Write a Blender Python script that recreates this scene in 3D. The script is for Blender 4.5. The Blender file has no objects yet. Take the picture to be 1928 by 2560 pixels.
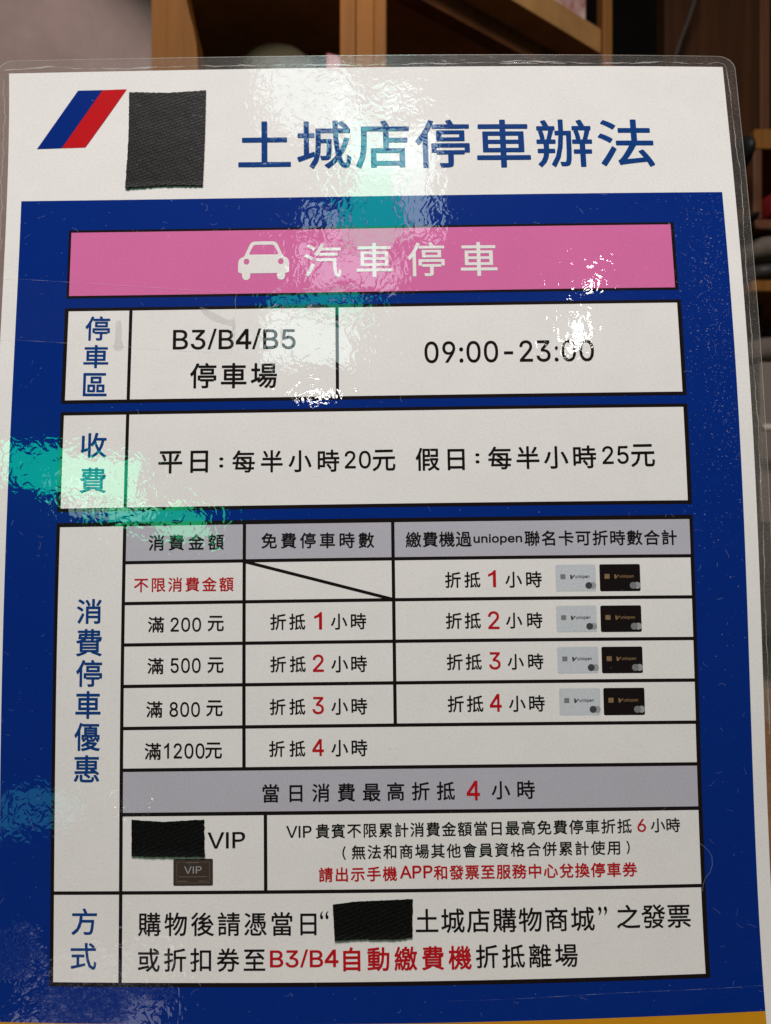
import bpy, bmesh, math, random
import numpy as np
from mathutils import Vector, Matrix

random.seed(7)
rng = np.random.default_rng(11)
scene = bpy.context.scene
COL = scene.collection
CAM = Vector((0.0, 0.0, 1.2))

# ---------------------------------------------------------------- camera, world, lamps, exposure
cam_data = bpy.data.cameras.new('camera')
cam = bpy.data.objects.new('camera', cam_data)
COL.objects.link(cam)
cam.location = CAM
cam.rotation_euler = (math.radians(90), 0, 0)
cam_data.sensor_fit = 'VERTICAL'
cam_data.sensor_height = 24.0
cam_data.lens = 1926.0 / 2560.0 * 24.0
cam_data.clip_start = 0.01
cam_data.clip_end = 50
cam_data.dof.use_dof = True
cam_data.dof.focus_distance = 0.214
cam_data.dof.aperture_fstop = cam_data.lens / 1.25
cam_data.dof.aperture_blades = 0
scene.camera = cam

world = bpy.data.worlds.new('World')
scene.world = world
world.use_nodes = True
bgn = world.node_tree.nodes['Background']
bgn.inputs['Color'].default_value = (1.0, 0.86, 0.74, 1)
bgn.inputs['Strength'].default_value = 0.03

scene.view_settings.view_transform = 'Standard'
scene.view_settings.look = 'None'
scene.view_settings.exposure = 0.0
scene.view_settings.gamma = 1.0
scene.view_settings.use_curve_mapping = False
scene.cycles.max_bounces = 8
scene.cycles.transparent_max_bounces = 16
scene.cycles.use_denoising = True


def lamp(name, loc, target, sx, sy, radiance, color, roll=0.0):
    """A room lamp or added light: rectangular area light at loc (relative to the camera), facing target."""
    d = bpy.data.lights.new(name, 'AREA')
    d.shape = 'RECTANGLE'
    d.size, d.size_y = sx, sy
    d.energy = radiance * math.pi * sx * sy
    d.color = color
    o = bpy.data.objects.new(name, d)
    COL.objects.link(o)
    p = CAM + Vector(loc)
    o.location = p
    q = (CAM + Vector(target) - p).to_track_quat('-Z', 'Y')
    o.rotation_euler = (q @ Matrix.Rotation(roll, 3, 'Z').to_quaternion()).to_euler()
    return o


SIGN = (0.0, 0.213, -0.01)
lamp('ceiling_lamp', (-0.10, -0.42, 1.20), SIGN, 0.7, 0.35, 31.5, (1.0, 0.905, 0.90))
lamp('shelf_fill_light', (-0.04, 0.60, 0.50), (-0.06, 1.15, 0.62), 0.14, 0.05, 2.6, (1.0, 0.62, 0.34))  # unseen warm fill, added to brighten the shelf interior
WHITE_BLUE = (0.72, 0.95, 1.0)
TEAL = (0.0, 1.0, 0.60)
lamp('tube_lamp', (-0.205, -1.05, 1.375), SIGN, 0.15, 0.07, 4.2, WHITE_BLUE)
lamp('tube_lamp', (-0.085, -1.075, 1.345), SIGN, 0.15, 0.08, 3.4, (0.70, 1.0, 0.97))
lamp('display_lamp', (-0.10, -1.125, 1.265), SIGN, 0.11, 0.20, 5.4, TEAL)
lamp('tube_lamp', (-0.005, -1.115, 1.275), SIGN, 0.07, 0.20, 5.5, WHITE_BLUE)
lamp('tube_lamp', (-0.19, -1.155, 1.22), SIGN, 0.05, 0.07, 5.0, WHITE_BLUE)
lamp('tube_lamp', (-0.165, -1.215, 1.135), SIGN, 0.19, 0.10, 5.0, WHITE_BLUE)
lamp('display_lamp', (-0.215, -1.265, 1.045), SIGN, 0.20, 0.05, 4.2, TEAL)
lamp('tube_lamp', (-0.23, -1.325, 0.95), SIGN, 0.19, 0.14, 5.0, (0.74, 1.0, 0.98))
lamp('bulb_lamp', (0.35, -1.236, 1.082), SIGN, 0.060, 0.022, 55.0, (1.0, 0.97, 0.92))
lamp('bulb_lamp', (0.325, -1.32, 0.935), SIGN, 0.030, 0.10, 45.0, (1.0, 0.97, 0.92))
lamp('bulb_lamp', (-0.235, -1.40, 0.79), SIGN, 0.055, 0.018, 50.0, (1.0, 0.97, 0.92))
lamp('bulb_lamp', (0.548, -1.465, -0.55), SIGN, 0.035, 0.015, 14.0, (1.0, 0.95, 0.88))  # unseen light added so the creased film at lower right sparkles
lamp('bulb_lamp', (-0.611, -1.471, -0.433), SIGN, 0.035, 0.015, 14.0, (1.0, 0.92, 0.80))  # unseen light added for sparkles in the lower left creases
lamp('green_display_lamp', (-0.74, -1.39, 0.49), SIGN, 0.25, 0.13, 7.2, (0.0, 1.0, 0.48))
lamp('green_display_lamp', (-0.58, -1.46, 0.37), SIGN, 0.22, 0.09, 7.0, (0.02, 1.0, 0.38))
lamp('pale_green_lamp', (-0.66, -1.435, 0.385), SIGN, 0.16, 0.05, 4.5, (0.6, 1.0, 0.85))  # pale green patch inside the green display's reflection
lamp('pale_green_lamp', (-0.72, -1.39, 0.46), SIGN, 0.07, 0.04, 3.0, (0.60, 1.0, 0.90))
lamp('low_glint_light', (-0.63, -1.40, -0.71), SIGN, 0.28, 0.10, 2.4, (0.85, 0.86, 1.0))  # unseen light added for the lavender patch mirrored in the lifted film
lamp('low_glint_light', (-0.79, -1.41, -0.43), SIGN, 0.14, 0.05, 1.5, (0.10, 0.80, 1.0))  # unseen light added for the faint cyan blotch at lower left

# ---------------------------------------------------------------- the bent sheet: (u, v) millimetres -> world
PP = np.array([-0.10587, 0.02052, -0.013314, -4.09739, 11.506927, 213.456106,
               -1.451477, 0.88006, 9.258513, 0.347908, 2.080863, 1.291623, -2.664779, 0.062615, -5.90899,
               0.165389, -1.180382, -0.2534, 0.802815, -0.875611, 0.212378, 0.696759, -0.00664, 0.853975, 1.718422,
               0.373478, -0.791969, 0.413446, 0.045049, -0.692846, 0.506837, -0.451798, 0.383829, -0.20838, -2.62325])


def _rot(r):
    th = np.linalg.norm(r)
    k = r / th
    K = np.array([[0, -k[2], k[1]], [k[2], 0, -k[0]], [-k[1], k[0], 0]])
    return np.eye(3) + math.sin(th) * K + (1 - math.cos(th)) * K @ K


RM = _rot(PP[:3])


def _surf(u, v):
    x = (u - 105) / 105
    y = (v - 150) / 150
    z = sum(a * b for a, b in zip(PP[6:15], [x*x, x*y, y*y, x**3, x*x*y, x*y*y, y**3, x**4, y**4]))
    B = [x*x, x*y, y*y, x**3, x*x*y, x*y*y, y**3, y**4, x*x*y*y, x*x*y**3]
    du = sum(a * b for a, b in zip(PP[15:25], B))
    dv = sum(a * b for a, b in zip(PP[25:35], B))
    X = np.stack([u - 105 + du, v - 150 + dv, z], -1)
    return X @ RM.T + PP[3:6]


def S(uv, h=0.0):
    """points of the sheet, h millimetres in front of the paper"""
    uv = np.asarray(uv, float).reshape(-1, 2)
    u, v = uv[:, 0], uv[:, 1]
    P = _surf(u, v)
    n = np.cross(_surf(u + .05, v) - P, _surf(u, v + .05) - P)
    n /= np.linalg.norm(n, axis=1)[:, None]
    P = P - n * np.asarray(h, float).reshape(-1, 1)
    return np.stack([P[:, 0], P[:, 2], -P[:, 1]], -1) / 1000 + np.array(CAM)


# ---------------------------------------------------------------- materials
MATS = {}


def new_mat(name):
    m = bpy.data.materials.new(name)
    m.use_nodes = True
    nt = m.node_tree
    nt.nodes.clear()
    out = nt.nodes.new('ShaderNodeOutputMaterial')
    return m, nt, out


def nd(nt, kind, **kw):
    n = nt.nodes.new('ShaderNode' + kind)
    for k, v in kw.items():
        if k in n.bl_rna.properties.keys():
            setattr(n, k, v)
        else:
            n.inputs[k.replace('_', ' ')].default_value = v
    return n


def math_node(nt, op, a, b=None, clamp=False):
    n = nt.nodes.new('ShaderNodeMath')
    n.operation = op
    n.use_clamp = clamp
    for i, s in enumerate((a, b)):
        if s is None:
            continue
        if isinstance(s, (int, float)):
            n.inputs[i].default_value = s
        else:
            nt.links.new(s, n.inputs[i])
    return n.outputs[0]


# one node group holds the ripples of the laminate film, so every print under it shares them
def film_group():
    g = bpy.data.node_groups.new('film_ripple', 'ShaderNodeTree')
    g.interface.new_socket('Normal', in_out='OUTPUT', socket_type='NodeSocketVector')
    o = g.nodes.new('NodeGroupOutput')
    uv = nd(g, 'UVMap')
    uv.uv_map = 'sheet'
    # domain stretched a little so that the ripples run up and down
    mp = nd(g, 'Mapping')
    mp.inputs['Scale'].default_value = (1.0, 0.8, 1)
    g.links.new(uv.outputs[0], mp.inputs[0])

    def noise(scale, detail, rough, dist, src):
        n = nd(g, 'TexNoise', Scale=scale, Detail=detail, Roughness=rough, Distortion=dist)
        g.links.new(src, n.inputs['Vector'])
        return n.outputs['Fac']
    big = noise(5.0, 1.0, .4, .3, mp.outputs[0])
    mid = noise(37.0, 1.0, .5, 1.2, mp.outputs[0])
    fine = noise(120.0, 1.0, .5, .8, mp.outputs[0])
    grain = noise(420.0, 1.0, .5, 0, uv.outputs[0])
    # creased patches where the film has lifted
    pn = nd(g, 'TexNoise', Scale=16.0, Detail=3.0, Roughness=.6)
    g.links.new(uv.outputs[0], pn.inputs['Vector'])
    po = nd(g, 'VectorMath', operation='MULTIPLY_ADD')
    g.links.new(pn.outputs['Color'], po.inputs[0])
    po.inputs[1].default_value = (.16, .16, 0)
    g.links.new(uv.outputs[0], po.inputs[2])
    patch = None
    for pu, pv, r in ((28, 266, 14), (44, 262, 8), (40, 217, 5), (178, 229, 9), (184, 250, 5), (165, 249, 5), (8, 255, 9), (205, 275, 8), (182, 197, 5)):
        dn = nd(g, 'VectorMath', operation='DISTANCE')
        g.links.new(po.outputs[0], dn.inputs[0])
        dn.inputs[1].default_value = (pu / 100 + .08, pv / 100 + .08, 0)
        k = math_node(g, 'SUBTRACT', 1.0, math_node(g, 'MULTIPLY', dn.outputs['Value'], 100.0 / r))
        k = math_node(g, 'MULTIPLY', k, 1.6, True)
        patch = k if patch is None else math_node(g, 'MAXIMUM', patch, k)
    crease = noise(62.0, 3.0, .6, 1.8, uv.outputs[0])
    # heights in micrometres
    h = math_node(g, 'MULTIPLY', big, 200.0)
    h = math_node(g, 'ADD', h, math_node(g, 'MULTIPLY', mid, 29.0))
    h = math_node(g, 'ADD', h, math_node(g, 'MULTIPLY', fine, 2.8))
    h = math_node(g, 'ADD', h, math_node(g, 'MULTIPLY', grain, 0.25))
    h = math_node(g, 'ADD', h, math_node(g, 'MULTIPLY', math_node(g, 'MULTIPLY', crease, patch), 130.0))
    b = nd(g, 'Bump')
    b.inputs['Strength'].default_value = 1.0
    b.inputs['Distance'].default_value = 1e-6
    g.links.new(h, b.inputs['Height'])
    g.links.new(b.outputs[0], o.inputs[0])
    return g


FILM = film_group()


def print_mat(name, col, grain=0.05, speck=0.0):
    """ink or paper seen through the glossy laminate"""
    if name in MATS:
        return MATS[name]
    m, nt, out = new_mat(name)
    p = nd(nt, 'BsdfPrincipled')
    uv = nd(nt, 'UVMap')
    uv.uv_map = 'sheet'
    n1 = nd(nt, 'TexNoise', Scale=150.0, Detail=3.0, Roughness=.75)
    n2 = nd(nt, 'TexNoise', Scale=7.0, Detail=4.0, Roughness=.6)
    nt.links.new(uv.outputs[0], n1.inputs['Vector'])
    nt.links.new(uv.outputs[0], n2.inputs['Vector'])
    f = math_node(nt, 'MULTIPLY', math_node(nt, 'SUBTRACT', n1.outputs['Fac'], .5), grain * 4)
    f = math_node(nt, 'ADD', f, math_node(nt, 'MULTIPLY', math_node(nt, 'SUBTRACT', n2.outputs['Fac'], .5), .10))
    f = math_node(nt, 'ADD', f, 1.0)
    if speck:
        n3 = nd(nt, 'TexNoise', Scale=150.0, Detail=2.0, Roughness=.6)
        n4 = nd(nt, 'TexNoise', Scale=6.0, Detail=2.0)
        nt.links.new(uv.outputs[0], n3.inputs['Vector'])
        nt.links.new(uv.outputs[0], n4.inputs['Vector'])
        r = nd(nt, 'MapRange')
        r.inputs['From Min'].default_value = .62
        r.inputs['From Max'].default_value = .72
        nt.links.new(math_node(nt, 'ADD', n3.outputs['Fac'], math_node(nt, 'MULTIPLY', math_node(nt, 'SUBTRACT', n4.outputs['Fac'], .5), .22)), r.inputs['Value'])
        f = math_node(nt, 'SUBTRACT', f, math_node(nt, 'MULTIPLY', r.outputs[0], speck))
    vm = nd(nt, 'VectorMath', operation='SCALE')
    vm.inputs[0].default_value = col[:3]
    nt.links.new(f, vm.inputs['Scale'])
    nt.links.new(vm.outputs[0], p.inputs['Base Color'])
    p.inputs['Roughness'].default_value = .22
    p.inputs['Specular IOR Level'].default_value = .03
    p.inputs['Coat Weight'].default_value = 1.0
    p.inputs['Coat Roughness'].default_value = .018
    p.inputs['Coat IOR'].default_value = 1.5
    g = nd(nt, 'Group')
    g.node_tree = FILM
    nt.links.new(g.outputs[0], p.inputs['Coat Normal'])
    nt.links.new(p.outputs[0], out.inputs[0])
    MATS[name] = m
    return m


def clear_mat(name, col, fac, speck=0.0, gloss=.06, rough=.12):
    """clear plastic with a little haze in it"""
    if name in MATS:
        return MATS[name]
    m, nt, out = new_mat(name)
    tr = nd(nt, 'BsdfTransparent')
    df = nd(nt, 'BsdfDiffuse')
    df.inputs['Color'].default_value = (*col, 1)
    gl = nd(nt, 'BsdfGlossy')
    gl.inputs['Roughness'].default_value = rough
    uv = nd(nt, 'UVMap')
    uv.uv_map = 'sheet'
    n = nd(nt, 'TexNoise', Scale=180.0, Detail=3.0, Roughness=.7)
    nt.links.new(uv.outputs[0], n.inputs['Vector'])
    r = nd(nt, 'MapRange')
    r.inputs['From Min'].default_value = .56
    r.inputs['From Max'].default_value = .72
    nt.links.new(n.outputs['Fac'], r.inputs['Value'])
    n2 = nd(nt, 'TexNoise', Scale=14.0, Detail=3.0)
    nt.links.new(uv.outputs[0], n2.inputs['Vector'])
    f = math_node(nt, 'ADD', math_node(nt, 'MULTIPLY', math_node(nt, 'ADD', n2.outputs['Fac'], .5), fac),
                  math_node(nt, 'MULTIPLY', r.outputs[0], speck))
    mx = nd(nt, 'MixShader')
    nt.links.new(f, mx.inputs[0])
    nt.links.new(tr.outputs[0], mx.inputs[1])
    nt.links.new(df.outputs[0], mx.inputs[2])
    m2 = nd(nt, 'MixShader')
    m2.inputs[0].default_value = gloss
    nt.links.new(mx.outputs[0], m2.inputs[1])
    nt.links.new(gl.outputs[0], m2.inputs[2])
    g = nd(nt, 'Group')
    g.node_tree = FILM
    nt.links.new(g.outputs[0], gl.inputs['Normal'])
    nt.links.new(m2.outputs[0], out.inputs[0])
    MATS[name] = m
    return m


def tape_mat():
    if 'black_cloth_tape' in MATS:
        return MATS['black_cloth_tape']
    m, nt, out = new_mat('black_cloth_tape')
    p = nd(nt, 'BsdfPrincipled')
    uv = nd(nt, 'UVMap')
    uv.uv_map = 'sheet'
    mp = nd(nt, 'Mapping')
    mp.inputs['Rotation'].default_value = (0, 0, .35)
    nt.links.new(uv.outputs[0], mp.inputs[0])
    br = nd(nt, 'TexBrick', Scale=100.0, Mortar_Size=.2, Mortar_Smooth=.9, Brick_Width=1.9, Row_Height=1.0)
    br.inputs['Color1'].default_value = (1, 1, 1, 1)
    br.inputs['Color2'].default_value = (.7, .7, .7, 1)
    br.inputs['Mortar'].default_value = (0, 0, 0, 1)
    nt.links.new(mp.outputs[0], br.inputs['Vector'])
    n = nd(nt, 'TexNoise', Scale=120.0, Detail=4.0, Roughness=.7)
    nt.links.new(uv.outputs[0], n.inputs['Vector'])
    n2 = nd(nt, 'TexNoise', Scale=14.0, Detail=3.0)
    nt.links.new(uv.outputs[0], n2.inputs['Vector'])
    h = math_node(nt, 'ADD', math_node(nt, 'MULTIPLY', br.outputs['Color'], 60.0), math_node(nt, 'MULTIPLY', n.outputs['Fac'], 55.0))
    h = math_node(nt, 'ADD', h, math_node(nt, 'MULTIPLY', n2.outputs['Fac'], 220.0))
    b = nd(nt, 'Bump')
    b.inputs['Distance'].default_value = 1e-6
    nt.links.new(h, b.inputs['Height'])
    nt.links.new(b.outputs[0], p.inputs['Normal'])
    cr = nd(nt, 'ValToRGB')
    cr.color_ramp.elements[0].position = .35
    cr.color_ramp.elements[0].color = (.0022, .0022, .0022, 1)
    cr.color_ramp.elements[1].position = .8
    cr.color_ramp.elements[1].color = (.009, .009, .009, 1)
    nt.links.new(n.outputs['Fac'], cr.inputs[0])
    nt.links.new(cr.outputs[0], p.inputs['Base Color'])
    p.inputs['Roughness'].default_value = .45
    p.inputs['Specular IOR Level'].default_value = .12
    nt.links.new(p.outputs[0], out.inputs[0])
    MATS['black_cloth_tape'] = m
    return m


def plain_mat(name, col, rough=.7, var=.25, scale=18.0, stretch=(1, 1, 1), bump=0.0, spec=.3, col2=None):
    """matt surface with uneven colour, object coordinates"""
    if name in MATS:
        return MATS[name]
    m, nt, out = new_mat(name)
    p = nd(nt, 'BsdfPrincipled')
    tc = nd(nt, 'TexCoord')
    mp = nd(nt, 'Mapping')
    mp.inputs['Scale'].default_value = stretch
    nt.links.new(tc.outputs['Object'], mp.inputs[0])
    n = nd(nt, 'TexNoise', Scale=scale, Detail=5.0, Roughness=.6, Distortion=.4)
    nt.links.new(mp.outputs[0], n.inputs['Vector'])
    cr = nd(nt, 'ValToRGB')
    c2 = col2 or tuple(c * (1 + var) for c in col)
    cr.color_ramp.elements[0].position = .32
    cr.color_ramp.elements[0].color = (*[c * (1 - var) for c in col], 1)
    cr.color_ramp.elements[1].position = .68
    cr.color_ramp.elements[1].color = (*c2, 1)
    nt.links.new(n.outputs['Fac'], cr.inputs[0])
    nt.links.new(cr.outputs[0], p.inputs['Base Color'])
    p.inputs['Roughness'].default_value = rough
    p.inputs['Specular IOR Level'].default_value = spec
    if bump:
        b = nd(nt, 'Bump')
        b.inputs['Distance'].default_value = bump
        nt.links.new(n.outputs['Fac'], b.inputs['Height'])
        nt.links.new(b.outputs[0], p.inputs['Normal'])
    nt.links.new(p.outputs[0], out.inputs[0])
    MATS[name] = m
    return m


PAPER = print_mat('white_paper', (.81, .79, .765), .10, .26)
CELLM = print_mat('white_print', (.80, .78, .755), .10, .22)
GREYM = print_mat('grey_print', (.47, .46, .515), .08)
BLUEM = print_mat('blue_print', (.0015, .023, .198), .05)
PINKM = print_mat('pink_print', (.66, .155, .37), .08)
ORANGEM = print_mat('orange_print', (.56, .25, .010), .03)
BLACKM = print_mat('black_print', (.010, .007, .007), .05)
BLUET = print_mat('blue_ink', (.005, .045, .205), .08)
REDT = print_mat('red_ink', (.48, .008, .014), .05)
REDL = print_mat('red_print', (.52, .010, .014), .05)
SILVER = print_mat('silver_print', (.56, .59, .62), .12)
GREYT = print_mat('grey_ink', (.20, .20, .21), .1)
DARKG = print_mat('dark_grey_ink', (.06, .06, .065), .1)
LIGHTG = print_mat('light_grey_ink', (.33, .33, .34), .1)
GOLD = print_mat('gold_ink', (.24, .15, .075), .25)
BROWNC = print_mat('brown_print', (.050, .036, .027), .15)
BROWNL = print_mat('pale_brown_ink', (.14, .11, .085), .15)
INK = {'black': BLACKM, 'blue': BLUET, 'red': REDT, 'white': CELLM}

# ---------------------------------------------------------------- mesh helpers


def link(o, parent=None):
    COL.objects.link(o)
    if parent is not None:
        o.parent = parent
    return o


def tag(o, label=None, cat=None, group=None, kind=None):
    for k, v in (('label', label), ('category', cat), ('group', group), ('kind', kind)):
        if v:
            o[k] = v
    return o


def empty(name, loc, label, cat, group=None):
    o = bpy.data.objects.new(name, None)
    o.empty_display_size = .02
    o.location = loc
    link(o)
    return tag(o, label, cat, group)


BASE = Vector(S([(105, 299)], -0.1)[0])


def sheet_mesh(name, uv, faces, mat, parent, h, smooth=True, origin=None):
    """mesh lying on the bent sheet; keeps its sheet coordinates as UV"""
    uv = np.asarray(uv, float).reshape(-1, 2)
    P = S(uv, h) - np.array(BASE if origin is None else origin)
    me = bpy.data.meshes.new(name)
    me.from_pydata(P.tolist(), [], [list(f) for f in faces])
    lay = me.uv_layers.new(name='sheet')
    idx = np.zeros(len(me.loops), np.int32)
    me.loops.foreach_get('vertex_index', idx)
    lay.data.foreach_set('uv', (uv[idx] / 100).astype(np.float32).ravel())
    if smooth:
        me.shade_smooth()
    me.materials.append(mat)
    o = bpy.data.objects.new(name, me)
    return link(o, parent)


def grid(u0, v0, u1, v1, step=6.0):
    nu = max(1, int(math.ceil((u1 - u0) / step)))
    nv = max(1, int(math.ceil((v1 - v0) / step)))
    uv = [(u0 + (u1 - u0) * i / nu, v0 + (v1 - v0) * j / nv) for j in range(nv + 1) for i in range(nu + 1)]
    f = [(j*(nu+1)+i, (j+1)*(nu+1)+i, (j+1)*(nu+1)+i+1, j*(nu+1)+i+1) for j in range(nv) for i in range(nu)]
    return uv, f


def rect(name, u0, v0, u1, v1, mat, parent, h, step=6.0):
    uv, f = grid(u0, v0, u1, v1, step)
    return sheet_mesh(name, uv, f, mat, parent, h)


def fill(loops):
    """fill 2D loops (inner loops become holes) -> verts, faces"""
    c = bpy.data.curves.new('fill', 'CURVE')
    c.dimensions = '2D'
    c.fill_mode = 'BOTH'
    for lp in loops:
        s = c.splines.new('POLY')
        s.points.add(len(lp) - 1)
        for p, q in zip(s.points, lp):
            p.co = (q[0], q[1], 0, 1)
        s.use_cyclic_u = True
    o = bpy.data.objects.new('fill', c)
    COL.objects.link(o)
    m = o.evaluated_get(bpy.context.evaluated_depsgraph_get()).to_mesh()
    v = [(q.co.x, q.co.y) for q in m.vertices]
    f = [tuple(p.vertices) for p in m.polygons]
    bpy.data.objects.remove(o)
    bpy.data.curves.remove(c)
    return v, f


GLYPH = {}
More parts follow.
